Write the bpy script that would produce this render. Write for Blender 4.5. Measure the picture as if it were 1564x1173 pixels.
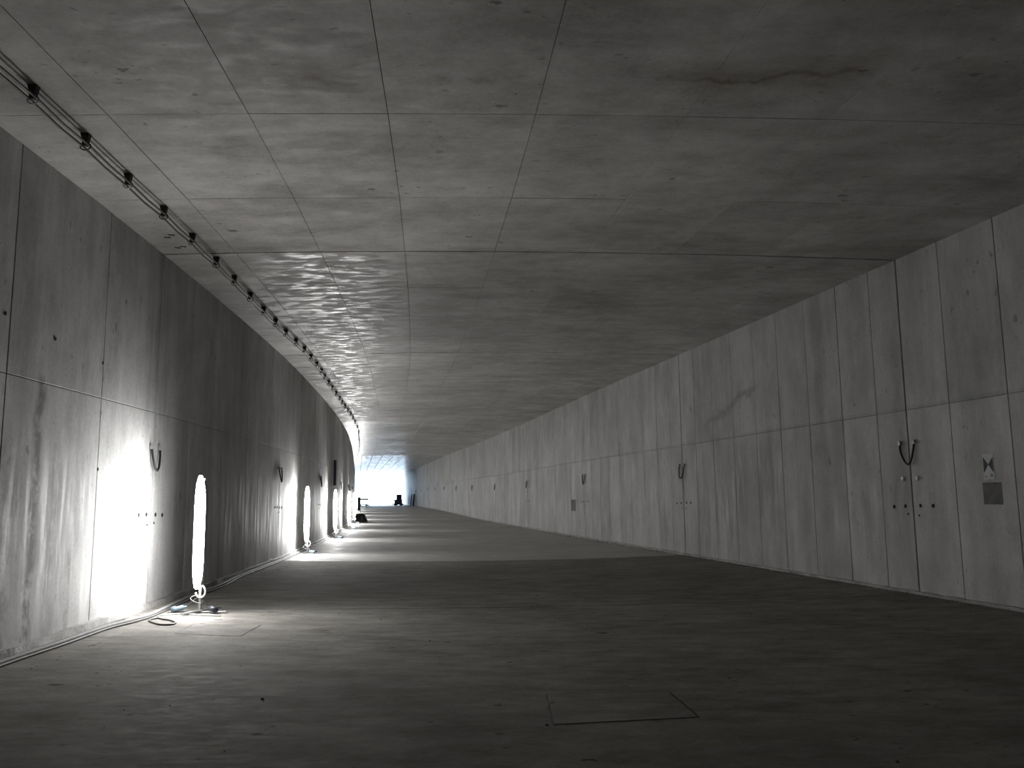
import bpy, bmesh, math, random
from mathutils import Vector, Matrix

random.seed(7)
scn = bpy.context.scene
for o in list(bpy.data.objects):
    bpy.data.objects.remove(o)
COL = scn.collection

# ------------------------------------------------------------------ camera
F_PX, PITCH, ROLL, CAM_H = 1260.6, 0.135885, 0.010326, 1.55
cd = bpy.data.cameras.new('camera'); cam = bpy.data.objects.new('camera', cd); COL.objects.link(cam)
cd.sensor_fit = 'HORIZONTAL'; cd.sensor_width = 36.0; cd.lens = 36.0 * F_PX / 1564.0
cd.clip_start = 0.05; cd.clip_end = 1000
def pitched(v):
    c, s = math.cos(PITCH), math.sin(PITCH)
    return Vector((v[0], c*v[1] - s*v[2], s*v[1] + c*v[2]))
_r = pitched((math.cos(ROLL), 0, -math.sin(ROLL))); _u = pitched((math.sin(ROLL), 0, math.cos(ROLL))); _f = pitched((0, 1, 0))
m = Matrix.Identity(4)
for i in range(3):
    m[i][0], m[i][1], m[i][2] = _r[i], _u[i], -_f[i]
m[2][3] = CAM_H
cam.matrix_world = m
scn.camera = cam

# ------------------------------------------------------------------ daylight outside, exposure
W = bpy.data.worlds.new('overcast_sky'); scn.world = W; W.use_nodes = True
bg = W.node_tree.nodes['Background']
bg.inputs[0].default_value = (0.62, 0.80, 1.0, 1); bg.inputs[1].default_value = 9.0
scn.view_settings.view_transform = 'Standard'; scn.view_settings.look = 'None'
scn.view_settings.gamma = 1.0; scn.view_settings.use_curve_mapping = False
scn.view_settings.exposure = 0.0
LAMP_STRENGTH = 165.0

# ------------------------------------------------------------------ helpers
def mk(name, verts, faces, mat, parent=None, kind=None, smooth=False, origin=None):
    """one mesh object; world-space verts are moved to an origin at the bottom centre"""
    vs = [Vector(v) for v in verts]
    if origin is None:
        xs, ys, zs = zip(*vs)
        origin = Vector(((min(xs)+max(xs))/2, (min(ys)+max(ys))/2, min(zs)))
    origin = Vector(origin)
    me = bpy.data.meshes.new(name)
    me.from_pydata([tuple(v - origin) for v in vs], [], faces)
    me.materials.append(mat)
    if smooth:
        me.polygons.foreach_set('use_smooth', [True]*len(me.polygons))
    me.update()
    o = bpy.data.objects.new(name, me); COL.objects.link(o)
    o.location = origin
    if parent is not None:
        o.parent = parent
        o.location = origin - world_loc(parent)
    if kind: o['kind'] = kind
    return o
def world_loc(o):
    l = Vector(o.location)
    while o.parent is not None:
        o = o.parent; l += Vector(o.location)
    return l
class G:
    """collects geometry for one mesh"""
    def __init__(s): s.v = []; s.f = []
    def add(s, vs, fs):
        n = len(s.v); s.v += [tuple(v) for v in vs]; s.f += [tuple(i+n for i in f) for f in fs]; return s
    def box(s, c, d, rz=0.0, rx=0.0, ry=0.0):
        M = Matrix.Translation(Vector(c)) @ Matrix.Rotation(rz, 4, 'Z') @ Matrix.Rotation(ry, 4, 'Y') @ Matrix.Rotation(rx, 4, 'X')
        x, y, z = d[0]/2, d[1]/2, d[2]/2
        b = min(0.12*min(d), 0.012)
        bm = bmesh.new(); bmesh.ops.create_cube(bm, size=1.0)
        for v in bm.verts: v.co = Vector((v.co.x*d[0], v.co.y*d[1], v.co.z*d[2]))
        bmesh.ops.bevel(bm, geom=bm.edges[:], offset=b, segments=1, affect='EDGES')
        bm.verts.index_update()
        s.add([M @ v.co for v in bm.verts], [[v.index for v in f.verts] for f in bm.faces]); bm.free(); return s
    def tube(s, pts, r, n=8, cap=True, taper=None):
        pts = [Vector(p) for p in pts]; rings = []
        prev = None
        for i, p in enumerate(pts):
            t = (pts[min(i+1, len(pts)-1)] - pts[max(i-1, 0)]).normalized()
            if prev is None:
                a = Vector((0, 0, 1)) if abs(t.z) < 0.9 else Vector((1, 0, 0))
                u = t.cross(a).normalized()
            else:
                u = (prev - t*prev.dot(t)).normalized()
            prev = u; w = t.cross(u)
            rr = r if taper is None else r*taper[i]
            rings.append([p + (u*math.cos(2*math.pi*k/n) + w*math.sin(2*math.pi*k/n))*rr for k in range(n)])
        vs = [v for ring in rings for v in ring]; fs = []
        for i in range(len(pts)-1):
            for k in range(n):
                fs.append((i*n+k, i*n+(k+1) % n, (i+1)*n+(k+1) % n, (i+1)*n+k))
        if cap:
            fs.append(tuple(reversed(range(n)))); fs.append(tuple(range((len(pts)-1)*n, len(pts)*n)))
        return s.add(vs, fs)
    def build(s, name, mat, parent=None, smooth=False, kind=None, origin=None):
        return mk(name, s.v, s.f, mat, parent, kind, smooth, origin)
def empty(name, loc):
    o = bpy.data.objects.new(name, None); COL.objects.link(o); o.location = loc; o.empty_display_size = 0.1
    return o
def tag(o, label, cat, group=None):
    o['label'] = label; o['category'] = cat
    if group: o['group'] = group
    return o
def curve_pts(pts, n=6):
    """Catmull-Rom through points"""
    P = [Vector(p) for p in pts]; out = []
    for i in range(len(P)-1):
        p0 = P[max(i-1, 0)]; p1 = P[i]; p2 = P[i+1]; p3 = P[min(i+2, len(P)-1)]
        for k in range(n):
            t = k/n
            out.append(0.5*((2*p1) + (p2-p0)*t + (2*p0-5*p1+4*p2-p3)*t*t + (3*p1-p0-3*p2+p3)*t**3))
    out.append(P[-1]); return out
def interp(tab, x):
    """smooth (Hermite, finite-difference tangents) table lookup, linear outside"""
    n = len(tab)
    def slope(i):
        a, b = max(i-1, 0), min(i+1, n-1)
        return (tab[b][1]-tab[a][1])/(tab[b][0]-tab[a][0])
    if x <= tab[0][0]: return tab[0][1] + (x-tab[0][0])*slope(0)
    if x >= tab[-1][0]: return tab[-1][1] + (x-tab[-1][0])*slope(n-1)
    for i in range(n-1):
        if tab[i][0] <= x <= tab[i+1][0]:
            h = tab[i+1][0]-tab[i][0]; t = (x-tab[i][0])/h
            return ((2*t**3-3*t*t+1)*tab[i][1] + (t**3-2*t*t+t)*h*slope(i) + (-2*t**3+3*t*t)*tab[i+1][1] + (t**3-t*t)*h*slope(i+1))
ORD = ['first', 'second', 'third', 'fourth', 'fifth', 'sixth', 'seventh', 'eighth', 'ninth', 'tenth', 'eleventh', 'twelfth', 'thirteenth', 'fourteenth', 'fifteenth']

# ------------------------------------------------------------------ the tunnel's plan and section
XL = [(-30, -4.55), (-10, -4.8), (0, -4.98), (8.2, -5.14), (12.3, -5.34), (16.4, -5.62), (21.6, -6.06), (25, -6.42), (31.5, -7.2), (40, -8.35), (48.5, -9.68), (62, -12.05), (88, -16.9), (120, -22.9), (150, -28.5), (220, -41.5)]
XR = [(-30, 11.2), (-10, 9.9), (0, 8.65), (8, 7.22), (13.05, 6.25), (22, 4.5), (31.2, 2.68), (41.9, 0.72), (51.4, -1.1), (61.1, -2.98), (80, -6.55), (105, -11.2), (150, -19.7), (220, -33)]
GZ = [(-30, 0), (30, 0), (50, 0.0), (65, 0.1), (80, 0.25), (105, 0.35), (150, 0.37), (220, 0.37)]
HEIGHT, ARCH, DISH = 5.3, 0.09, 0.08
xl = lambda y: interp(XL, y)
xr = lambda y: interp(XR, y)
gz = lambda y: max(0.0, interp(GZ, y))
def sfrac(x, y):
    a, b = xl(y), xr(y)
    return max(-1, min(1, 2*(x-a)/(b-a)-1))
fz = lambda x, y: gz(y) - DISH*(1-sfrac(x, y)**2)
cz = lambda x, y: gz(y) + HEIGHT + ARCH*(1-sfrac(x, y)**2)
# block joints: index -3 .. 14, one every ten metres or so
RJ = {-3: -15.6, -2: -6.0, -1: 3.5, 0: 13.05, 1: 22.0, 2: 31.2, 3: 41.9, 4: 51.4, 5: 61.1}
for k in range(6, 15): RJ[k] = 61.1 + 9.7*(k-5)
LOFF = {-3: 0.2, -2: 0.3, -1: 0.5, 0: 0.75, 1: 0.5, 2: 0.8}
LJ = {k: RJ[k] - LOFF.get(k, 1.2) for k in RJ}
K0, K1 = -3, 14
def stat(J, t):
    k = max(K0, min(K1-1, math.floor(t))); return J[k] + (J[k+1]-J[k])*(t-k)
def PL(t): y = stat(LJ, t); return Vector((xl(y), y, 0))
def PR(t): y = stat(RJ, t); return Vector((xr(y), y, 0))
def PP(s, t): return PL(t).lerp(PR(t), (s+1)/2)

# ------------------------------------------------------------------ materials
def new_mat(name):
    mt = bpy.data.materials.new(name); mt.use_nodes = True
    return mt, mt.node_tree.nodes, mt.node_tree.links, mt.node_tree.nodes['Principled BSDF']
def simple(name, col, rough=0.6, metal=0.0, var=0.12, scale=14.0):
    mt, N, L, B = new_mat(name)
    tc = N.new('ShaderNodeTexCoord'); nz = N.new('ShaderNodeTexNoise'); nz.inputs['Scale'].default_value = scale; nz.inputs['Detail'].default_value = 4
    L.new(tc.outputs['Object'], nz.inputs['Vector'])
    rp = N.new('ShaderNodeValToRGB')
    rp.color_ramp.elements[0].color = tuple(c*(1-var) for c in col) + (1,); rp.color_ramp.elements[1].color = tuple(min(1, c*(1+var)) for c in col) + (1,)
    rp.color_ramp.elements[0].position = 0.3; rp.color_ramp.elements[1].position = 0.7
    L.new(nz.outputs['Fac'], rp.inputs[0]); L.new(rp.outputs[0], B.inputs['Base Color'])
    B.inputs['Roughness'].default_value = rough; B.inputs['Metallic'].default_value = metal
    return mt
def concrete(name, dark, light, streak, rough=(0.55, 0.8), stain=(0.10, 0.085, 0.07), stain_amt=0.5, tint=0.12, pore=0.6, bump=0.25, extra=None, spec=0.5, flat=False):
    mt, N, L, B = new_mat(name)
    geo = N.new('ShaderNodeNewGeometry')
    def noise(scale, detail=5, rough_=0.6, vec=None, dist=0.0):
        n = N.new('ShaderNodeTexNoise'); n.inputs['Scale'].default_value = scale; n.inputs['Detail'].default_value = detail
        n.inputs['Roughness'].default_value = rough_; n.inputs['Distortion'].default_value = dist
        L.new(vec or geo.outputs['Position'], n.inputs['Vector']); return n.outputs['Fac']
    def mapped(sc, loc=(0, 0, 0)):
        mp = N.new('ShaderNodeMapping'); mp.inputs['Scale'].default_value = sc; mp.inputs['Location'].default_value = loc
        L.new(geo.outputs['Position'], mp.inputs['Vector']); return mp.outputs['Vector']
    def rng(v, a, b, c=0.0, d=1.0):
        r = N.new('ShaderNodeMapRange'); r.inputs[1].default_value = a; r.inputs[2].default_value = b; r.inputs[3].default_value = c; r.inputs[4].default_value = d
        L.new(v, r.inputs[0]); return r.outputs[0]
    def math_(op, a, b):
        n = N.new('ShaderNodeMath'); n.operation = op
        for i, q in enumerate((a, b)):
            if isinstance(q, (int, float)): n.inputs[i].default_value = q
            elif q is not None: L.new(q, n.inputs[i])
        return n.outputs[0]
    def mix(fac, a, b, mode='MIX'):
        n = N.new('ShaderNodeMix'); n.data_type = 'RGBA'; n.blend_type = mode
        if isinstance(fac, (int, float)): n.inputs[0].default_value = fac
        else: L.new(fac, n.inputs[0])
        for i, q in ((6, a), (7, b)):
            if isinstance(q, tuple): n.inputs[i].default_value = q + (1,)
            else: L.new(q, n.inputs[i])
        return n.outputs[2]
    big = noise(0.45, 4, 0.62)
    st = noise(1.0, 4, 0.65, mapped(streak))
    fine = noise(22.0, 2, 0.7)
    mid = noise(3.2, 4, 0.7, mapped(tuple(0.4+0.35*q for q in streak), (2, 5, 1)))
    f = math_('ADD', math_('MULTIPLY', big, 0.3), math_('MULTIPLY', st, 0.33))
    f = math_('ADD', f, math_('MULTIPLY', mid, 0.25))
    f = math_('ADD', f, math_('MULTIPLY', fine, 0.12))
    c = mix(rng(f, 0.41, 0.59), dark, light)
    oi = N.new('ShaderNodeObjectInfo')
    tv = rng(oi.outputs['Random'], 0, 1, 1-tint, 1+tint)
    hs = N.new('ShaderNodeHueSaturation'); L.new(tv, hs.inputs['Value']); L.new(c, hs.inputs['Color']); c = hs.outputs['Color']
    # brownish weather stains with a shape of their own
    sn = noise(0.8, 5, 0.7, mapped(tuple(q*0.8 for q in streak), (3.1, 7.7, 1.3)))
    c = mix(math_('MULTIPLY', rng(sn, 0.56, 0.74), stain_amt), c, stain)
    # air pores and flecks: irregular, of random size, in loose swarms
    sp = N.new('ShaderNodeSeparateXYZ'); L.new(geo.outputs['Position'], sp.inputs[0])
    cb = N.new('ShaderNodeCombineXYZ')
    a, b = (0, 1) if flat else (1, 2)
    wn = N.new('ShaderNodeTexNoise'); wn.inputs['Scale'].default_value = 14.0; wn.inputs['Detail'].default_value = 1
    L.new(geo.outputs['Position'], wn.inputs['Vector'])
    wv = N.new('ShaderNodeSeparateColor'); L.new(wn.outputs['Color'], wv.inputs[0])
    ea, eb = (0.5, 1.0) if flat else (1.0, 0.5)
    L.new(math_('MULTIPLY', math_('ADD', sp.outputs[a], math_('MULTIPLY', wv.outputs[0], 0.09)), ea), cb.inputs[0])
    L.new(math_('MULTIPLY', math_('ADD', sp.outputs[b], math_('MULTIPLY', wv.outputs[1], 0.09)), eb), cb.inputs[1])
    swarm = rng(noise(1.1, 2), 0.42, 0.62)
    for sc, rad, amt in ((3.6, 0.16, 1.0), (11.0, 0.2, 0.8)):
        vo = N.new('ShaderNodeTexVoronoi'); vo.voronoi_dimensions = '2D'; vo.inputs['Scale'].default_value = sc
        L.new(cb.outputs[0], vo.inputs['Vector'])
        rc = N.new('ShaderNodeSeparateColor'); L.new(vo.outputs['Color'], rc.inputs[0])
        size = math_('MULTIPLY', math_('MULTIPLY', rc.outputs[0], rc.outputs[1]), rad)
        k = rng(math_('SUBTRACT', size, vo.outputs['Distance']), 0.0, 0.04)
        k = math_('MULTIPLY', k, math_('MULTIPLY', swarm, pore*amt))
        c = mix(k, c, tuple(0.3*q for q in dark))
    if extra: c = extra(N, L, geo, noise, rng, math_, mix, mapped, c)
    L.new(c, B.inputs['Base Color'])
    rn = noise(2.6, 4, 0.7, mapped(tuple(q*1.5 for q in streak), (9, 2, 5)))
    L.new(rng(rn, 0.38, 0.56, rough[0], rough[1]), B.inputs['Roughness'])
    B.inputs['Specular IOR Level'].default_value = spec
    bp = N.new('ShaderNodeBump'); bp.inputs['Strength'].default_value = bump; bp.inputs['Distance'].default_value = 0.02
    hh = math_('ADD', math_('MULTIPLY', st, 0.6), math_('MULTIPLY', fine, 0.35))
    L.new(hh, bp.inputs['Height']); L.new(bp.outputs['Normal'], B.inputs['Normal'])
    return mt
def sep(N, L, geo):
    s = N.new('ShaderNodeSeparateXYZ'); L.new(geo.outputs['Position'], s.inputs[0]); return s.outputs
def ceil_extra(N, L, geo, noise, rng, math_, mix, mapped, c):
    # brown leak marks along a wandering crack across the ceiling, and dark transverse blotches
    x, y, z = sep(N, L, geo)
    w = noise(0.55, 6, 0.68, mapped((1, 0.12, 1)))
    d = math_('ABSOLUTE', math_('SUBTRACT', y, math_('ADD', 6.55, math_('MULTIPLY', w, 1.3))), None)
    inx = math_('MULTIPLY', rng(x, -3.5, -1.0), rng(x, 4.2, 5.6, 1.0, 0.0))
    patch = rng(noise(1.4, 3), 0.45, 0.65)
    halo = math_('MULTIPLY', math_('MULTIPLY', rng(d, 0.02, 0.5, 1.0, 0.0), inx), patch)
    c = mix(math_('MULTIPLY', halo, 0.45), c, (0.22, 0.18, 0.125))
    line = math_('MULTIPLY', math_('MULTIPLY', rng(d, 0.0, 0.06, 1.0, 0.0), inx), patch)
    c = mix(math_('MULTIPLY', line, 0.55), c, (0.09, 0.07, 0.05))
    return c
def left_extra(N, L, geo, noise, rng, math_, mix, mapped, c):
    # damp vertical run marks on the bay next to the camera
    x, y, z = sep(N, L, geo)
    wob = noise(1.6, 2); brk = rng(noise(1.0, 4, 0.7, mapped((3, 3, 2.4))), 0.40, 0.54)
    for yc, wd, zt, amt in ((8.97, 0.15, 3.1, 0.85), (9.4, 0.12, 2.3, 0.4), (8.45, 0.25, 2.3, 0.5), (9.85, 0.09, 1.5, 0.5)):
        d = math_('ABSOLUTE', math_('SUBTRACT', y, math_('ADD', yc-0.1, math_('MULTIPLY', wob, 0.2))), None)
        k = math_('MULTIPLY', rng(d, wd*0.3, wd, 1.0, 0.0), rng(z, zt-0.3, zt+0.1, 1.0, 0.0))
        k = math_('MULTIPLY', k, brk)
        c = mix(math_('MULTIPLY', k, amt), c, (0.12, 0.118, 0.112))
    return c
def right_extra(N, L, geo, noise, rng, math_, mix, mapped, c):
    # one slanting pour smear on the second bay, and a pale run beside the first joint
    x, y, z = sep(N, L, geo)
    wz = math_('ADD', math_('MULTIPLY', y, -0.22), math_('MULTIPLY', noise(1.1, 4, 0.7), 0.9))
    d = math_('ABSOLUTE', math_('SUBTRACT', z, math_('ADD', wz, 7.35)), None)
    k = math_('MULTIPLY', rng(d, 0.02, 0.12, 1.0, 0.0), math_('MULTIPLY', rng(y, 17.7, 18.0), rng(y, 20.2, 20.8, 1.0, 0.0)))
    c = mix(math_('MULTIPLY', k, 0.55), c, (0.22, 0.215, 0.205))
    d2 = math_('ABSOLUTE', math_('SUBTRACT', z, math_('ADD', 2.86, math_('MULTIPLY', noise(2.2, 3), 0.04))), None)
    return mix(math_('MULTIPLY', rng(d2, 0.0, 0.045, 1.0, 0.0), 0.3), c, (0.2, 0.195, 0.185))
def floor_extra(N, L, geo, noise, rng, math_, mix, mapped, c):
    # trampled dust, scuffs and wheel marks
    s1 = noise(1.2, 5, 0.7, mapped((0.5, 1.6, 1)), dist=0.5)
    c = mix(math_('MULTIPLY', rng(s1, 0.5, 0.7), 0.35), c, (0.16, 0.145, 0.125))
    s2 = noise(3.0, 4, 0.75, mapped((0.35, 1.5, 1), (4, 1, 0)), dist=0.5)
    return mix(math_('MULTIPLY', rng(s2, 0.58, 0.68), 0.3), c, (0.38, 0.37, 0.355))

M_LEFT = concrete('left_wall_concrete', (0.35, 0.35, 0.345), (0.62, 0.62, 0.615), (1.6, 1.6, 0.16), tint=0.08, stain_amt=0.35, stain=(0.26, 0.255, 0.25), extra=left_extra)
M_RIGHT = concrete('right_wall_concrete', (0.36, 0.36, 0.35), (0.61, 0.607, 0.597), (1.6, 1.6, 0.16), tint=0.09, stain_amt=0.35, stain=(0.26, 0.25, 0.235), extra=right_extra)
CST, CRG = (0.6, 1.3, 1.0), (0.62, 0.9)
ceil_mat = lambda name: concrete(name, (0.33, 0.32, 0.30), (0.62, 0.61, 0.585), CST, rough=CRG, tint=0.07, stain_amt=0.5, stain=(0.25, 0.22, 0.18), bump=0.06, flat=True, pore=0.7, extra=ceil_extra)
M_CEIL = ceil_mat('ceiling_concrete'); CRG = (0.36, 0.75); M_CEIL_SMOOTH = ceil_mat('smooth_ceiling_concrete'); CRG = (0.26, 0.5); M_CEIL_DAMP = ceil_mat('damp_ceiling_concrete'); CRG = (0.15, 0.36); M_CEIL_WET = ceil_mat('wet_ceiling_concrete')
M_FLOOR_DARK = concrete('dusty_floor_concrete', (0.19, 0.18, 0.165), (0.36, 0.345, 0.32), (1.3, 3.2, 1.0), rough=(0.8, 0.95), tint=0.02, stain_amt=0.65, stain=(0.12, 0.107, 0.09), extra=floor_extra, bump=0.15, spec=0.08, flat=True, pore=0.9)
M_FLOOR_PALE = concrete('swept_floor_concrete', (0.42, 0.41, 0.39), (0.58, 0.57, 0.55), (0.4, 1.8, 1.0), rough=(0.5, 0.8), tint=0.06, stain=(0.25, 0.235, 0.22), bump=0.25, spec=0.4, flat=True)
M_KERB = concrete('kerb_concrete', (0.26, 0.255, 0.245), (0.48, 0.47, 0.455), (2.5, 2.5, 2.5), tint=0.04, stain=(0.08, 0.07, 0.06), bump=0.9)
M_GROUND = simple('pale_outdoor_gravel', (0.42, 0.41, 0.40), 0.9, scale=0.5)
M_RUBBER = simple('black_rubber', (0.012, 0.012, 0.013), 0.5)
M_CLAMP = simple('black_clamp_steel', (0.015, 0.014, 0.014), 0.6)
M_REDCABLE = simple('brownish_cable_sheath', (0.075, 0.055, 0.05), 0.45)
M_GREYCABLE = simple('dusty_grey_cable', (0.26, 0.255, 0.25), 0.7)
M_DARKCABLE = simple('dark_dusty_cable', (0.10, 0.098, 0.095), 0.6)
M_ZINC = simple('galvanised_steel', (0.42, 0.42, 0.42), 0.45, 0.7)
M_WHITE = simple('white_plastic', (0.88, 0.88, 0.86), 0.5)
M_HOUSE = simple('grey_lamp_housing', (0.35, 0.36, 0.37), 0.5)
M_PLUGBLUE = simple('blue_grey_plug', (0.16, 0.23, 0.28), 0.5)
M_PLUGDARK = simple('dark_blue_plug', (0.02, 0.03, 0.045), 0.5)
M_HOLE = simple('dark_anchor_hole', (0.02, 0.02, 0.02), 0.9)
M_BLACK = simple('marker_black', (0.012, 0.012, 0.013), 0.6)
M_MARK = simple('marker_white', (0.62, 0.63, 0.66), 0.6)
M_PATCH = simple('dark_repair_mortar', (0.15, 0.148, 0.145), 0.8, var=0.2, scale=8)
M_SEAL = simple('dark_joint_seal', (0.085, 0.08, 0.075), 0.85, var=0.3, scale=9)
M_NAVY = simple('dark_navy_paint', (0.014, 0.024, 0.05), 0.5)
M_GREYPAINT = simple('grey_machine_paint', (0.05, 0.06, 0.08), 0.55)
M_STONE = simple('rubble_grey', (0.13, 0.125, 0.12), 0.9, var=0.4, scale=6)
M_DIRT = simple('dark_spoil', (0.045, 0.043, 0.045), 0.95, var=0.5, scale=5)
mt, N, L, B = new_mat('lit_tube')
N.remove(B); em = N.new('ShaderNodeEmission'); em.inputs[0].default_value = (1.0, 0.992, 0.985, 1); em.inputs[1].default_value = LAMP_STRENGTH
L.new(em.outputs[0], N['Material Output'].inputs[0]); M_TUBE = mt

# ------------------------------------------------------------------ structure: backings
BACK = 0.03      # panels stand this far proud of their backing
def sheet(name, mat, fn_in, fn_out, ts, closed=True):
    g = G(); n = len(ts)
    vs = []
    for t in ts: vs += list(fn_in(t)) + list(fn_out(t))
    w = len(vs)//n
    fs = []
    for i in range(n-1):
        for k in range(w):
            a, b = i*w+k, i*w+(k+1) % w
            fs.append((a, b, b+w, a+w))
    fs.append(tuple(range(w))); fs.append(tuple(reversed(range((n-1)*w, n*w))))
    g.add(vs, fs)
    o = mk(name, g.v, g.f, mat, None, 'structure', origin=(0, 0, 0)); return o
TS = [K0 + (K1-K0)*i/136 for i in range(137)]
def wall_sec(P, side):
    def a(t):
        p = P(t); z = gz(p.y); x = p.x + side*BACK
        return (Vector((x, p.y, z-0.3)), Vector((x, p.y, z+HEIGHT+0.6)))
    def b(t):
        p = P(t); z = gz(p.y); x = p.x + side*0.6
        return (Vector((x, p.y, z+HEIGHT+0.6)), Vector((x, p.y, z-0.3)))
    return a, b
wall_left = sheet('wall_left', M_LEFT, *wall_sec(PL, -1), TS)
wall_right = sheet('wall_right', M_RIGHT, *wall_sec(PR, 1), TS)
SS = [-1 + 2*i/16 for i in range(17)]
def ceil_in(t):
    out = []
    for s in SS:
        p = PP(s, t); out.append(Vector((p.x, p.y, gz(p.y)+HEIGHT+ARCH*(1-s*s)+BACK)))
    return out
def ceil_out(t):
    return [Vector((PP(s, t).x, PP(s, t).y, gz(PP(s, t).y)+HEIGHT+0.6)) for s in (1, -1)]
ceiling = sheet('ceiling', M_CEIL, ceil_in, ceil_out, TS)
def fl_in(t): return [Vector((PP(s, t).x, PP(s, t).y, gz(PP(s, t).y)-DISH*(1-s*s)-0.04)) for s in SS]
def fl_out(t): return [Vector((PP(s, t).x, PP(s, t).y, gz(PP(s, t).y)-0.5)) for s in (1, -1)]
floor = sheet('floor', M_FLOOR_DARK, fl_in, fl_out, TS)
# unseen bulkhead added far behind the camera to keep sky light out
p, q = PL(K0), PR(K0)
G().box(((p.x+q.x)/2, (p.y+q.y)/2-0.25, 2.6), (q.x-p.x+1.6, 0.4, 6.6), rz=math.atan2(q.y-p.y, q.x-p.x)).build('rear_light_stop', M_RIGHT, kind='structure')
# ground outside the portal
p, q = PL(K1), PR(K1)
G().box(((p.x+q.x)/2-8, p.y+41.5, 0.2), (90, 80, 0.3), rz=0.0).build('ground', M_GROUND, kind='structure')

# ------------------------------------------------------------------ panels
def slab(name, c, nrm, depth, mat, parent, gaps, cham=0.004):
    """c: four corners round the face, nrm: outward normal of the face, gaps: inset of each edge 01,12,23,30"""
    c = [Vector(v) for v in c]; n = Vector(nrm).normalized(); k = []
    for i in range(4):
        p = c[i]; nx = (c[(i+1) % 4]-p).normalized(); pv = (c[(i-1) % 4]-p).normalized()
        sn = max(0.2, nx.cross(pv).length)
        k.append(p + pv*(gaps[i]/sn) + nx*(gaps[(i-1) % 4]/sn))
    fr = []
    for i in range(4):
        p = k[i]; nx = (k[(i+1) % 4]-p).normalized(); pv = (k[(i-1) % 4]-p).normalized()
        fr.append(p + (nx+pv)*cham)
    vs = [v - n*depth for v in k] + [v - n*cham for v in k] + fr
    fs = [(8, 9, 10, 11)]
    for i in range(4):
        j = (i+1) % 4
        fs += [(4+i, 4+j, 8+j, 8+i), (i, j, 4+j, 4+i)]
    fs.append((3, 2, 1, 0))
    ctr = sum(fr, Vector())/4
    return mk(name, vs, fs, mat, parent, origin=ctr)
def jit(): return random.uniform(-0.0015, 0.0015)
FORM, JOINT, SPLIT = 0.006, 0.017, 2.85
def wall_panels(P, parent, mat, side, cols_of):
    for k in range(K0, K1):
        cols = cols_of(k)
        for i in range(len(cols)-1):
            a, b = P(k+cols[i]), P(k+cols[i+1])
            za, zb = gz(a.y), gz(b.y)
            nv = Vector((0, 0, 1)).cross(b-a)*side
            ga = JOINT if cols[i] == 0 else FORM; gb = JOINT if cols[i+1] == 1 else FORM
            j = jit()
            for lo, hi in ((-0.05, SPLIT), (SPLIT, HEIGHT+0.05)):
                d = nv.normalized()*(j + jit()*0.5)
                c = [Vector((a.x, a.y, za+lo))+d, Vector((b.x, b.y, zb+lo))+d, Vector((b.x, b.y, zb+hi))+d, Vector((a.x, a.y, za+hi))+d]
                slab('panel', c, nv, BACK-0.002, mat, parent, (FORM*0.7 if lo > 0 else 0.0, gb, FORM*0.7 if lo < 0 else 0.0, ga))
def rcols(k):
    if k < -1: return [0, 0.33, 0.67, 1]
    if k <= 3: return [0, 0.082, 0.19, 0.31, 0.43, 0.545, 0.665, 0.785, 0.9, 1]
    if k <= 6: return [0, 0.2, 0.4, 0.6, 0.8, 1]
    return [0, 0.33, 0.67, 1]
def lcols(k):
    if k == -1: return [0, 0.15, 0.36, 0.57, 0.80, 1]
    if k == 0: return [0, 0.17, 0.385, 0.595, 0.725, 0.865, 1]
    if 0 < k < 5: return [0, 0.2, 0.4, 0.6, 0.8, 1]
    return [0, 0.33, 0.67, 1]
wall_panels(PL, wall_left, M_LEFT, -1, lcols)
wall_panels(PR, wall_right, M_RIGHT, 1, rcols)
# ceiling: strips along the tunnel, several form lengths per block
SC = [-1] + [2*(x+5.33)/11.58-1 for x in (-4.24, -2.95, -1.65, -0.25, 1.2, 2.6, 4.0, 5.2)] + [1]
for k in range(K0, K1):
    if -2 <= k <= 3: rows, st = [0, 0.25, 0.5, 0.75, 1], SC
    elif k <= 8 and k > 0: rows, st = [0, 0.5, 1], SC
    elif k > 0: rows, st = [0, 1], SC[::1]
    else: rows, st = [0, 0.5, 1], SC[::3]
    for i in range(len(rows)-1):
        for j in range(len(st)-1):
            c = []
            dz = jit()
            for s, t in ((st[j], k+rows[i]), (st[j], k+rows[i+1]), (st[j+1], k+rows[i+1]), (st[j+1], k+rows[i])):
                p = PP(s, t); c.append(Vector((p.x, p.y, gz(p.y)+HEIGHT+ARCH*(1-s*s)+dz)))
            slab('panel', c, (0, 0, -1), BACK-0.002, M_CEIL if k < 0 else M_CEIL_SMOOTH if k < 3 else M_CEIL_DAMP if k < 7 else M_CEIL_WET, ceiling,
                 (0.0032 if k < 7 else 0.025, 0.024 if rows[i+1] == 1 else 0.004, 0.0032 if k < 7 else 0.025, 0.024 if rows[i] == 0 else 0.004), cham=0.0012)
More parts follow.
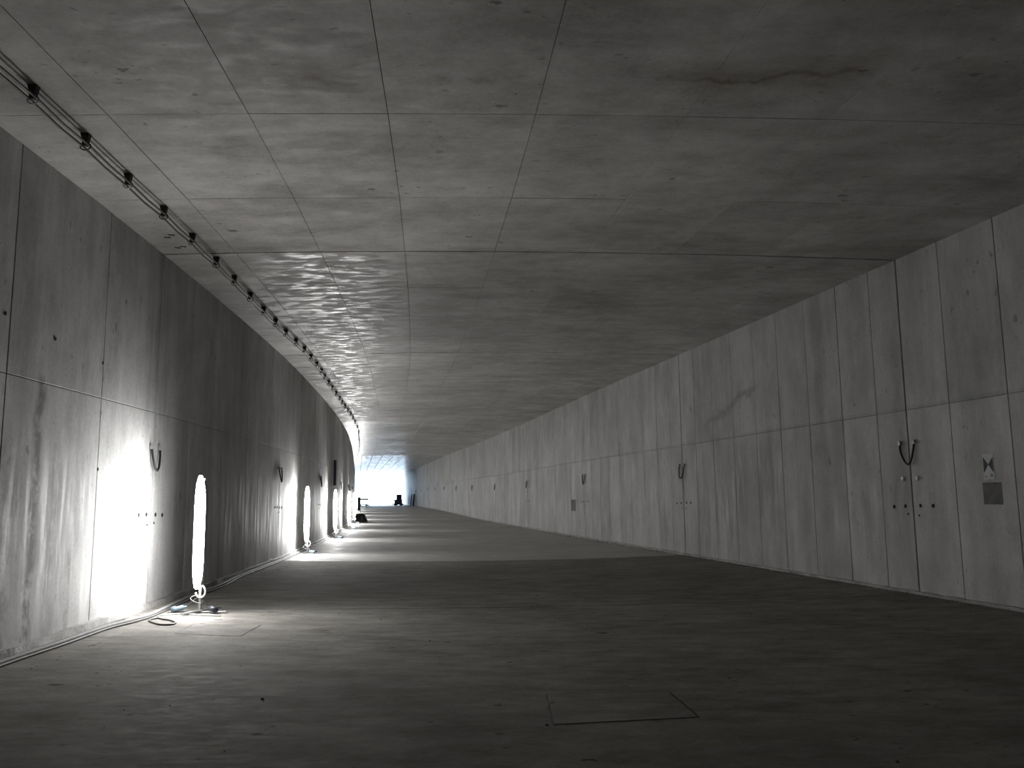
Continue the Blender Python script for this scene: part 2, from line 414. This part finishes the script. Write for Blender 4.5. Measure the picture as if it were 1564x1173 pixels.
# floor slabs: one per block, gently dished, thin joint between
for k in range(K0, K1):
    g = G(); n = 16; rows = [0.0028, 0.25, 0.5, 0.75, 0.9972]
    for t in rows:
        for s in SS:
            p = PP(s, k+t); g.v.append((p.x, p.y, gz(p.y)-DISH*(1-s*s)))
    for s_, z in ((0, 0), ):
        pass
    w = len(SS)
    for i in range(len(rows)-1):
        for j in range(w-1):
            a = i*w+j; g.f.append((a, a+1, a+w+1, a+w))
    nb = len(g.v)
    for ri in (0, len(rows)-1):          # joint faces
        base = ri*w; st0 = len(g.v)
        for j in range(w): v = g.v[base+j]; g.v.append((v[0], v[1], v[2]-0.04))
        for j in range(w-1): g.f.append((base+j, st0+j, st0+j+1, base+j+1) if ri == 0 else (base+j+1, st0+j+1, st0+j, base+j))
    ctr = PP(0, k+0.5)
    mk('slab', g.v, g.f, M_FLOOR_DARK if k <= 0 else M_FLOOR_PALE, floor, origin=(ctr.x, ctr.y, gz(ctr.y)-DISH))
# rough kerbs at the foot of both walls, one length per block
def kerb(P, name, side, hgt, wid, seed):
    rnd = random.Random(seed); root = None
    for k in range(K0, K1):
        g = G(); n = 36; vs = []
        for i in range(n+1):
            p = P(k + 0.001 + 0.998*i/n); z = gz(p.y); h1 = hgt*(0.8+0.35*rnd.random()); w1 = wid*(0.75+0.4*rnd.random())
            zi = fz(p.x+side*wid, p.y)
            vs += [(p.x-side*0.0, p.y, z-0.03), (p.x, p.y, z+h1), (p.x+side*w1*0.8, p.y, z+h1*0.93), (p.x+side*w1, p.y, zi-0.02)]
        for i in range(n):
            for q in range(3):
                a = i*4+q; g.f.append((a, a+1, a+5, a+4) if side < 0 else (a, a+4, a+5, a+1))
        g.f += [(0, 1, 2, 3), tuple(n*4+q for q in (3, 2, 1, 0))]
        g.v = vs
        c = P(k+0.5)
        if root is None:
            root = mk(name, g.v, g.f, M_KERB, None, 'structure', origin=(0, 0, 0))
        else:
            mk('kerb_length', g.v, g.f, M_KERB, root, origin=(c.x, c.y, gz(c.y)))
kerb(PL, 'baseboard_left', 1, 0.085, 0.072, 3)
kerb(PR, 'baseboard_right', -1, 0.045, 0.07, 4)

# ------------------------------------------------------------------ work lamps along the left wall
def heading(y): return math.atan2(xl(y+1)-xl(y-1), 2.0)     # radians, negative turns left
def make_lamp(x, y, yaw, lean, foot):
    z0 = fz(x, y)
    root = empty('work_lamp', (x, y, z0)); O = Vector((x, y, z0))
    R = Matrix.Rotation(yaw, 4, 'Z')
    T = lambda v: O + R @ Vector((v[0] + lean*v[2], v[1], v[2]))
    # tube, facing -Y, with a shallow channel housing behind
    rt = 0.066  # wider than a bare tube: lens bloom is put into the shape
    zs = [0.33, 0.36, 0.44, 0.60, 0.8, 1.45, 1.65, 1.80, 1.89, 1.92]
    tp = [0.35, 0.55, 0.8, 0.95, 1, 1, 0.95, 0.8, 0.5, 0.3]
    G().tube([T((0, -0.055, z)) for z in zs], rt, 10, True, tp).build('tube', M_TUBE, root, True)
    hv = []; hf = []; prof = [(-0.086, -0.045), (-0.086, 0.02), (-0.06, 0.055), (0.06, 0.055), (0.086, 0.02), (0.086, -0.045), (0.080, -0.045), (0.080, 0.017), (0.056, 0.048), (-0.056, 0.048), (-0.080, 0.017), (-0.080, -0.045)]
    n = len(prof)
    HZ = ((0.37, 0.5), (0.5, 0.85), (0.72, 1), (1.5, 1), (1.72, 0.85), (1.86, 0.5))
    for z, k in HZ: hv += [T((a*k, b, z)) for a, b in prof]
    e = n*(len(HZ)-1)
    for q in range(len(HZ)-1):
        for i in range(n): j = (i+1) % n; hf.append((q*n+i, q*n+j, q*n+n+j, q*n+n+i))
    for i in range(5): hf += [(i, n-1-i, n-2-i, i+1), (e+i, e+i+1, e+n-2-i, e+n-1-i)]
    hs = mk('reflector_housing', hv, hf, M_HOUSE, root)
    for z in (0.385, 1.865):
        G().box(T((0, 0.018, z)), (0.085, 0.06, 0.03), rz=yaw).build('end_cap', M_WHITE, hs)
    # post and feet
    G().box(T((0.012, 0.03, 0.18)), (0.036, 0.036, 0.36), rz=yaw).build('post', M_ZINC, root)
    for a in (0.12, 1.35):
        G().box(O + Vector((0.05 if foot > 0.5 else 0.0, -0.02, 0.012 if a < 1 else 0.028)), (foot, 0.05, 0.016), rz=yaw+a).build('foot', M_ZINC, root)
    # pale cable hank hung round the post
    pts = [T((0.03+0.075*math.cos(a), 0.0, 0.29+0.085*math.sin(a))) for a in [math.radians(d) for d in range(110, -171, -20)]]
    G().tube(pts, 0.013, 6).build('cable_hank', M_WHITE, root, True)
    pts = curve_pts([T((0.03, 0.0, 0.21)), T((0.14, -0.01, 0.10)), T((0.19, -0.03, 0.06)), T((0.24, -0.05, 0.05))], 5)
    G().tube(pts, 0.008, 6).build('lead', M_RUBBER, root, True)
    sg = 1 if foot > 0.5 else -1; oy = 0.0 if foot > 0.5 else -0.13
    pts = curve_pts([T((0.0, 0.0, 0.22)), T((-0.10*sg, -0.03+oy*.4, 0.13)), T((-0.15*sg, -0.05+oy, 0.09)), T((-0.2*sg, -0.06+oy, 0.055))], 5)
    G().tube(pts, 0.008, 6).build('lead', M_DARKCABLE, root, True)
    pts = curve_pts([T((-0.02, 0, 0.25)), T((-0.11, -0.02, 0.2)), T((-0.04, -0.03, 0.15)), T((0.05, 0.0, 0.13)), T((0.06, 0.02, 0.2))], 5)
    G().tube(pts, 0.006, 6).build('lead', M_GREYCABLE, root, True)
    a, b = T((0.19, -0.03, 0.075)), T((0.33, -0.08, 0.04))
    G().tube([a, a.lerp(b, .2), a.lerp(b, .25), a.lerp(b, .8), a.lerp(b, .85), b], 0.04, 8, True, [.35, .45, 1, 1, .7, .6]).build('plug', M_PLUGDARK, root, True)
    a, b = T((-0.14*sg, -0.05+oy, 0.085)), T((-0.34*sg, -0.11+oy, 0.045))
    G().tube([a, a.lerp(b, .2), a.lerp(b, .25), a.lerp(b, .7), a.lerp(b, .72), b], 0.042, 8, True, [.35, .5, .85, .85, 1.05, 1.0]).build('plug', M_PLUGBLUE, root, True)
    return root
LAMPS = [(-4.47, 11.98, -0.16, -0.004), (xl(24.24)+0.36, 24.24, -0.10, 0.0), (xl(33.2)+0.36, 33.2, -0.05, -0.006)]
y = 42.6
while y < 113:  # farthest end of the row added to brighten the stretch before the portal
    LAMPS.append((xl(y)+0.36, y, heading(y)*-1+0.0, 0.0)); y += 9.7 if y < 80 else 10.5
for i, (x, y, a, ln) in enumerate(LAMPS):
    o = make_lamp(x, y, a, ln, 0.74 if i == 0 else 0.30)
    if i == 0: lab = 'upright fluorescent work lamp nearest the camera, standing on the floor by the left wall'
    else: lab = 'upright fluorescent work lamp, %s along the left wall counted from the camera' % ORD[i]
    tag(o, lab, 'lamp', 'upright tube lamps along the left wall')

# ------------------------------------------------------------------ twin cables clipped under the ceiling
CP = [(-4.1, 3.4), (-4.15, 4.6), (-4.2, 5.8), (-4.25, 6.95), (-4.29, 7.94), (-4.34, 8.98), (-4.38, 10.04), (-4.44, 11.13), (-4.51, 12.26), (-4.59, 13.33), (-4.68, 14.45), (-4.78, 15.59), (-4.86, 16.67), (-4.94, 17.75), (-5.0, 18.83), (-5.06, 19.85), (-5.18, 20.98), (-5.3, 22.14), (-5.44, 23.3), (-5.62, 24.5), (-5.76, 25.7), (-5.93, 27.0), (-6.1, 28.4), (-6.27, 29.8), (-6.45, 31.1), (-6.62, 32.5), (-6.8, 34.0), (-7.0, 35.6), (-7.25, 37.4), (-7.55, 39.5), (-7.95, 42.2), (-8.49, 45.5), (-9.4, 50.5), (-10.5, 56.6), (-12.3, 66), (-14.2, 75.5), (-16.1, 85), (-17.9, 94)]
CP = [(x*1.022, y*1.022) for x, y in CP]
def nth(n):
    ones = ['', 'first', 'second', 'third', 'fourth', 'fifth', 'sixth', 'seventh', 'eighth', 'ninth']
    if n <= 15: return ORD[n-1]
    if n < 20: return {16: 'sixteenth', 17: 'seventeenth', 18: 'eighteenth', 19: 'nineteenth'}[n]
    return {20: 'twentieth', 30: 'thirtieth'}[n] if n % 10 == 0 else ('twenty-', 'thirty-')[n//10-2] + ones[n % 10]
def cable_run(name, off, dz, label, r=0.012):
    pts = []
    for i, (x, y) in enumerate(CP):
        pts.append((x+off, y, cz(x, y)-0.115+dz))
        if i+1 < len(CP):
            x2, y2 = CP[i+1]; sag = 0.012 if y < 40 else 0.0
            pts.append(((x+x2)/2+off, (y+y2)/2, (cz(x, y)+cz(x2, y2))/2-0.115+dz-sag-random.random()*0.006))
    o = G().tube(curve_pts(pts, 2), r, 6).build(name, M_REDCABLE, None, True)
    return tag(o, label, 'cable', 'twin cables under the ceiling')
cable_run('ceiling_cable', -0.026, -0.02, 'thin brownish cable clipped under the ceiling, the one nearer the left wall')
cable_run('ceiling_cable', 0.026, 0.0, 'thin brownish cable clipped under the ceiling, the one farther from the left wall')
nc = 0
for i, (x, y) in enumerate(CP):
    if y > 52: break
    if y < 6.5: continue
    nc += 1
    z = cz(x, y)
    root = empty('cable_clamp', (x, y, z-0.18))
    G().box((x, y, z-0.008), (0.085, 0.07, 0.012)).build('mounting_plate', M_CLAMP, root)
    g = G(); 
    g.add([(x-0.042, y-0.03, z-0.01), (x+0.042, y-0.03, z-0.01), (x+0.042, y+0.03, z-0.01), (x-0.042, y+0.03, z-0.01),
           (x-0.022, y-0.02, z-0.135), (x+0.022, y-0.02, z-0.135), (x+0.022, y+0.02, z-0.135), (x-0.022, y+0.02, z-0.135)],
          [(3, 2, 1, 0), (4, 5, 6, 7), (0, 1, 5, 4), (1, 2, 6, 5), (2, 3, 7, 6), (3, 0, 4, 7)]).build('wedge_body', M_CLAMP, root)
    G().tube([(x+0.055*math.cos(a), y, z-0.135+0.04*math.sin(a)) for a in [math.pi*2*q/12 for q in range(13)]], 0.007, 5, False).build('ring', M_ZINC if i % 2 else M_CLAMP, root)
    tag(root, 'black cable clamp under the ceiling, %s counted from the left edge of the picture' % nth(nc), 'clamp', 'clamps carrying the twin ceiling cables')

# ------------------------------------------------------------------ wall fittings at the block joints
def frame_on(P, t, side):
    a, b = P(t-0.01), P(t+0.01); u = (b-a).normalized(); n = Vector((0, 0, 1)).cross(u)*side
    return P(t), u, n
def wp(fr, along, z, out):
    p, u, n = fr; return Vector((p.x, p.y, gz(p.y)+z)) + u*along + n*out
def loop(fr, label, grp, w=0.17, asym=0.0):
    root = empty('earthing_loop', wp(fr, 0, 1.97, 0.03))
    pts = [wp(fr, -w, 2.33, 0.03), wp(fr, -w*0.98, 2.27, 0.035), wp(fr, -w*0.75, 2.08, 0.06), wp(fr, -w*0.2+asym, 1.99, 0.07), wp(fr, w*0.4+asym, 2.05, 0.06), wp(fr, w*0.9, 2.2, 0.04), wp(fr, w, 2.32, 0.03)]
    G().tube(curve_pts(pts, 5), 0.017, 7).build('cable', M_RUBBER, root, True)
    for s in (-1, 1):
        c = wp(fr, s*w, 2.335, 0.027)
        ang = math.atan2(fr[1].y, fr[1].x)
        G().box(c, (0.05, 0.045, 0.07), rz=ang).build('lug', M_ZINC, root)
    return tag(root, label, 'cable loop', grp)
def anchors(fr, parent, far):
    ang = math.atan2(fr[1].y, fr[1].x)
    for al, z, sz in ((-0.46, 1.35, .085), (-0.18, 1.35, .085), (0.18, 1.34, .085), (0.46, 1.33, .085), (-0.13, 1.2, .045), (0.13, 1.22, .045)):
        g = G(); c0, c1 = wp(fr, al, z, -0.004), wp(fr, al, z, 0.006)
        g.tube([c0, c1], sz*0.36, 8).build('anchor_socket', M_HOLE, parent)
FR = {}
for k in range(0, 13):
    fr = frame_on(PR, k, 1)
    lab = 'black cable loop hanging across the right wall joint nearest the camera' if k == 0 else 'black cable loop on the %s joint of the right wall from the camera' % ORD[k]
    if k == 0: fr_r0 = fr
    loop(fr, lab, 'cable loops at the right wall joints', asym=0.03 if k % 2 else -0.02)
    if k < 4: anchors(fr, wall_right, k > 1)
    if k in (0, 3, 7, 9):
        for al in (-0.17, 0.17):
            a = wp(fr, al, 1.77, -0.005); b = wp(fr, al, 1.775, 0.035)
            o = G().tube([a, a.lerp(b, .5), a.lerp(b, .9), b], 0.036, 8, True, [1, .8, 1, .6]).build('white_plug', M_WHITE, None, True)
            tag(o, 'small white plastic plug on the right wall, %s side of the %s joint' % ('far' if al > 0 else 'near', ORD[k]), 'plug', 'white plugs beside the wall joints')
for k in range(0, 7):
    fr = frame_on(PL, k, -1)
    lab = 'black cable loop hanging across the left wall joint nearest the camera' if k == 0 else 'black cable loop on the %s joint of the left wall from the camera' % ORD[k]
    loop(fr, lab, 'cable loops at the left wall joints', w=0.17)
    if k < 3: anchors(fr, wall_left, k > 1)
# form-tie cones: small dark plugs in the left wall bay by the camera and the ceiling corner
for y, z in ((8.2, 3.45), (9.2, 3.38), (10.42, 3.3), (10.45, 1.95)):
    x = xl(y); G().tube([(x-0.004, y, z), (x+0.005, y, z)], 0.022, 8).build('tie_hole', M_HOLE, wall_left)
for x, y in ((-4.95, 11.5), (-4.85, 11.4), (-5.0, 12.0), (-4.9, 11.95)):
    z = cz(x, y); G().box((x, y, z), (0.09, 0.035, 0.012), rz=0.3).build('cast_in_socket', M_HOLE, ceiling)

# survey target on the right wall, mortar patches, slim cabinet on the left wall
def wall_plate(P, J, side, y0, y1, z0, z1, out, mat, name, parent=None):
    ya, yb = min(y0, y1), max(y0, y1)
    xf = xr if side > 0 else xl
    a = Vector((xf(ya), ya, 0)); b = Vector((xf(yb), yb, 0)); u = (b-a).normalized(); n = Vector((0, 0, 1)).cross(u)*side
    zg = gz(ya)
    c = [a+Vector((0, 0, z0+zg)), b+Vector((0, 0, z0+zg)), b+Vector((0, 0, z1+zg)), a+Vector((0, 0, z1+zg))]
    return slab(name, [v+n*out for v in c], n, out-0.0005, mat, parent, (0, 0, 0, 0), cham=min(0.002, out*0.4)), a, b, u, n
y0, y1 = 11.34, 11.54
root = empty('survey_target', (xr(11.44)-0.005, 11.44, 1.72))
pl, a, b, u, n = wall_plate(PR, RJ, 1, y0, y1, 1.72, 2.07, 0.007, M_MARK, 'plate', root)
a, b = a+n*0.0085, b+n*0.0085
zc = 1.925
def tri(name, pts):
    g = G(); q = [Vector(p) for p in pts]
    g.add([p-n*0.0012 for p in q]+q, [(0, 1, 2), (5, 4, 3), (0, 3, 4, 1), (1, 4, 5, 2), (2, 5, 3, 0)]).build(name, M_BLACK, pl)
e = u*0.012
cmid = (a+b)/2
tri('black_triangle', [a+e+Vector((0, 0, 2.03)), cmid+Vector((0, 0, zc)), a+e+Vector((0, 0, 1.81))])
tri('black_triangle', [b-e+Vector((0, 0, 2.03)), b-e+Vector((0, 0, 1.81)), cmid+Vector((0, 0, zc))])
for al, s, z in ((0.055, 0.042, 1.755), (0.155, 0.026, 1.745)):
    c = a + u*al + Vector((0, 0, z+s/2))
    G().box(c, (s, 0.003, s), rz=math.atan2(u.y, u.x)).build('printed_square', simple('marker_grey', (0.2, 0.2, 0.21), 0.6), pl)
tag(root, 'white survey target with black hourglass triangles fixed to the right wall', 'survey target')
wall_plate(PR, RJ, 1, 11.24, 11.58, 1.38, 1.68, 0.003, M_PATCH, 'repair_patch', wall_right)
wall_plate(PR, RJ, 1, 32.5, 33.2, 0.98, 1.42, 0.003, M_PATCH, 'repair_patch', wall_right)
o, *_ = wall_plate(PL, LJ, -1, 36.1, 36.55, 2.12, 3.22, 0.10, M_NAVY, 'wall_cabinet')
tag(o, 'slim dark upright cabinet on the left wall above the third work lamp', 'cabinet')

# ------------------------------------------------------------------ cables lying along the left wall
def floor_cable(name, pts, r, mat, label, lift=0.0):
    P3 = [(x, y, fz(x, y)+r+lift) for x, y in pts]
    o = G().tube(curve_pts(P3, 6), r, 7).build(name, mat, None, True)
    return tag(o, label, 'cable', 'supply cables lying along the left wall')
base = [(xl(y)+0.22+0.03*math.sin(y*1.7), y) for y in [2, 4, 5.5, 7]]
near = [(-4.96, 8.33), (-4.98, 9.3), (-5.02, 10.34), (-4.97, 11.0), (-4.95, 11.5), (-5.08, 12.6), (-5.2, 13.66), (-5.32, 15.2)]
farp = [(xl(y)+0.112+0.008*math.sin(y*0.9), y) for y in [17, 19, 21.5, 24, 26, 28, 31, 33, 36, 40, 43, 46, 50, 54.8]]
floor_cable('power_cable', base+near+farp, 0.026, M_GREYCABLE, 'thick dusty grey supply cable lying along the foot of the left wall')
floor_cable('power_cable', [(x+0.062+0.012*math.sin(3*y), y) for x, y in base+near] + [(x+0.048, y) for x, y in farp], 0.015, M_DARKCABLE, 'thinner dark supply cable running beside the thick grey cable')
floor_cable('power_cable', [(xl(y)+0.11+0.006*math.sin(4*y), y) for y in [5, 6, 7, 8, 8.8, 9.4, 10.2, 10.9]] + [(-5.14, 11.2)], 0.012, M_DARKCABLE, 'thin loose cable squeezed between the kerb and the thick grey cable')
floor_cable('extension_lead', [(-4.80, 11.42), (-4.70, 11.28), (-4.53, 11.16), (-4.38, 10.98), (-4.36, 10.8), (-4.48, 10.78), (-4.62, 10.9), (-4.74, 11.05), (-4.80, 11.2), (-4.74, 11.33)], 0.011, M_DARKCABLE, 'thin lead lying in a flat loop on the floor before the nearest lamp')
floor_cable('extension_lead', [(-4.83, 11.56), (-4.7, 11.72), (-4.55, 11.74), (-4.3, 11.66), (-4.02, 11.62)], 0.009, M_WHITE, 'thin pale lead running from the wall cable past the foot of the nearest lamp')

# ------------------------------------------------------------------ covers let into the floor
def hatch(cs, nm):
    cx = sum(c[0] for c in cs)/4; cy = sum(c[1] for c in cs)/4
    cs3 = [Vector((x, y, fz(x, y))) for x, y in cs]
    o = slab('floor_cover', [c+Vector((0, 0, 0.004)) for c in cs3], (0, 0, 1), 0.0035, M_FLOOR_DARK, floor, (0.012,)*4, cham=0.003)
    for i in range(4):
        a, b = cs3[i], cs3[(i+1) % 4]; d = (b-a); nrm = Vector((-d.y, d.x, 0)).normalized()
        pts = [a.lerp(b, q/8) + nrm*random.uniform(-0.006, 0.006) for q in range(9)]
        g = G(); vs = []
        for p in pts:
            w = random.uniform(0.003, 0.012); vs += [p - nrm*w + Vector((0, 0, 0.0015)), p + nrm*w + Vector((0, 0, 0.0035))]
        g.add(vs, [(2*q, 2*q+2, 2*q+3, 2*q+1) for q in range(8)]).build('seal', M_SEAL, o)
hatch([(-4.06, 10.15), (-3.22, 10.0), (-3.24, 10.88), (-4.12, 10.93)], 'a')
hatch([(0.27, 6.21), (1.36, 6.38), (1.29, 7.2), (0.26, 7.14)], 'b')

# ------------------------------------------------------------------ loose rubble: too much to count
rnd = random.Random(11); g = G()
def stone(x, y, r):
    if x < xl(y)+0.3 or (y < 17 and x < xl(y)+0.55) or (10.4 < y < 12.7 and x < -3.7): return
    z = fz(x, y); n = 5; a0 = rnd.random()*6.28
    vs = [(x+r*math.cos(a0+2*math.pi*q/n)*rnd.uniform(.7, 1.2), y+r*math.sin(a0+2*math.pi*q/n)*rnd.uniform(.7, 1.2), z-0.002) for q in range(n)]
    vs += [(x+(v[0]-x)*0.6, y+(v[1]-y)*0.6, z+r*rnd.uniform(.5, .9)) for v in vs]
    g.add(vs, [(q, (q+1) % n, n+(q+1) % n, n+q) for q in range(n)] + [tuple(range(n, 2*n))])
for i in range(700):
    y = 3 + 30*rnd.random()**1.3; u = rnd.random()
    x = xl(y)+0.36+u*(xr(y)-xl(y)-0.6); stone(x, y, rnd.uniform(0.003, 0.008) if rnd.random() < .95 else rnd.uniform(.009, .016))
for i in range(300):
    y = 5 + 25*rnd.random(); stone(xl(y)+rnd.uniform(0.34, 0.6), y, rnd.uniform(0.003, 0.009))
for i in range(420):
    y = 8 + 30*rnd.random(); stone(xr(y)-abs(rnd.gauss(0.08, 0.12))-0.07, y, rnd.uniform(0.005, 0.022))
o = g.build('rubble', M_STONE, kind='stuff', origin=(0, 10, 0)); tag(o, 'loose grit and small stones scattered over the tunnel floor', 'rubble')

# ------------------------------------------------------------------ things far down the tunnel
# spoil heap by the left wall
rnd = random.Random(5); cx, cy = -10.5, 57.2; g = G(); nx, ny = 14, 20
for j in range(ny+1):
    for i in range(nx+1):
        u, v = 2*i/nx-1, 2*j/ny-1
        x = cx+u*0.52; y = cy+v*1.7
        hgt = 0.47*min(1, 2.6*(1-abs(u)))*min(1, 2.2*(1-abs(v)))
        if 0 < i < nx and 0 < j < ny: hgt *= rnd.uniform(0.86, 1.1)
        g.v.append((x + v*-0.3, y, fz(x, y)-0.01+hgt))
for j in range(ny):
    for i in range(nx):
        a = j*(nx+1)+i; g.f.append((a, a+1, a+nx+2, a+nx+1))
tag(g.build('spoil_heap', M_DIRT, None, False), 'low dark heap of spoil on the floor by the left wall beyond the lamps', 'heap')
# wheeled machine with a tall box near the portal, right
y = 138.0; x0 = -19.0; z = fz(x0, y)
r = empty('site_trailer', (x0, y, z)); hd = -heading(y)*-1
G().box((x0, y, z+0.62), (1.1, 1.5, 0.72)).build('body', M_GREYPAINT, r)
G().box((x0+0.12, y, z+1.4), (0.74, 1.2, 0.86)).build('tall_box', M_NAVY, r)
G().box((x0-0.75, y-0.2, z+0.93), (0.62, 0.9, 0.09)).build('platform', M_GREYPAINT, r)
G().tube([(x0-0.62, y-0.3, z+0.9), (x0-1.0, y-0.3, z+0.02)], 0.06, 6).build('stay', M_NAVY, r)
G().box((x0+0.05, y, z+0.2), (1.7, 1.3, 0.14)).build('chassis', M_NAVY, r)
for dx in (-0.45, 0.45):
    for dy in (-0.68, 0.68):
        G().tube([(x0+dx, y+dy-0.06, z+0.21), (x0+dx, y+dy+0.06, z+0.21)], 0.21, 14).build('wheel', M_RUBBER, r)
tag(r, 'dark wheeled site trailer with a tall box beside the bright portal', 'trailer')
# road barrier at the left of the portal
y = 139.0; x0 = -25.0; z = fz(x0, y)
r = empty('road_barrier', (x0, y, z))
G().box((x0, y, z+1.08), (1.75, 0.06, 0.3)).build('board', M_GREYPAINT, r)
for i in range(5):
    G().box((x0-0.7+0.35*i, y-0.034, z+1.08), (0.11, 0.012, 0.26), ry=0.5).build('stripe', M_MARK, r)
for dx in (-0.65, 0.65):
    G().box((x0+dx, y, z+0.5), (0.06, 0.06, 1.0)).build('post', M_WHITE, r)
    G().box((x0+dx, y, z+0.09), (0.55, 0.5, 0.16)).build('foot', M_NAVY, r)
G().box((x0+0.75, y, z+0.1), (0.6, 0.4, 0.12), ry=0.35).build('ramp', M_GREYPAINT, r)
G().box((x0-0.1, y, z+0.2), (1.5, 0.25, 0.12)).build('rail', M_GREYPAINT, r)
tag(r, 'low road barrier with a horizontal board before the bright portal, left side', 'barrier')
# upright cupboard against the left wall, boards against the right wall
y = 86.0; x0 = xl(y)+0.45; z = fz(x0, y)
r = empty('tool_cupboard', (x0, y, z))
G().box((x0, y, z+0.72), (0.5, 0.9, 1.36)).build('body', M_GREYPAINT, r)
G().box((x0+0.05, y-0.455, z+0.72), (0.34, 0.02, 1.2)).build('door', M_NAVY, r)
for dx in (-.2, .2): G().box((x0+dx, y, z+0.03), (0.06, 0.8, 0.06)).build('foot', M_NAVY, r)
tag(r, 'small dark cupboard standing against the left wall far down the tunnel', 'cupboard')
for i, y in enumerate((127.0, 121.0)):
    x0 = xr(y)-0.2; z = fz(x0, y)
    o = G().box((x0, y, z+0.88), (0.05, 0.9, 1.75), ry=0.08).build('leaning_board', M_NAVY)
    tag(o, 'dark upright board leaning on the right wall, %s the portal' % ('nearer to' if i == 0 else 'farther from'), 'board', 'dark boards at the far right wall')
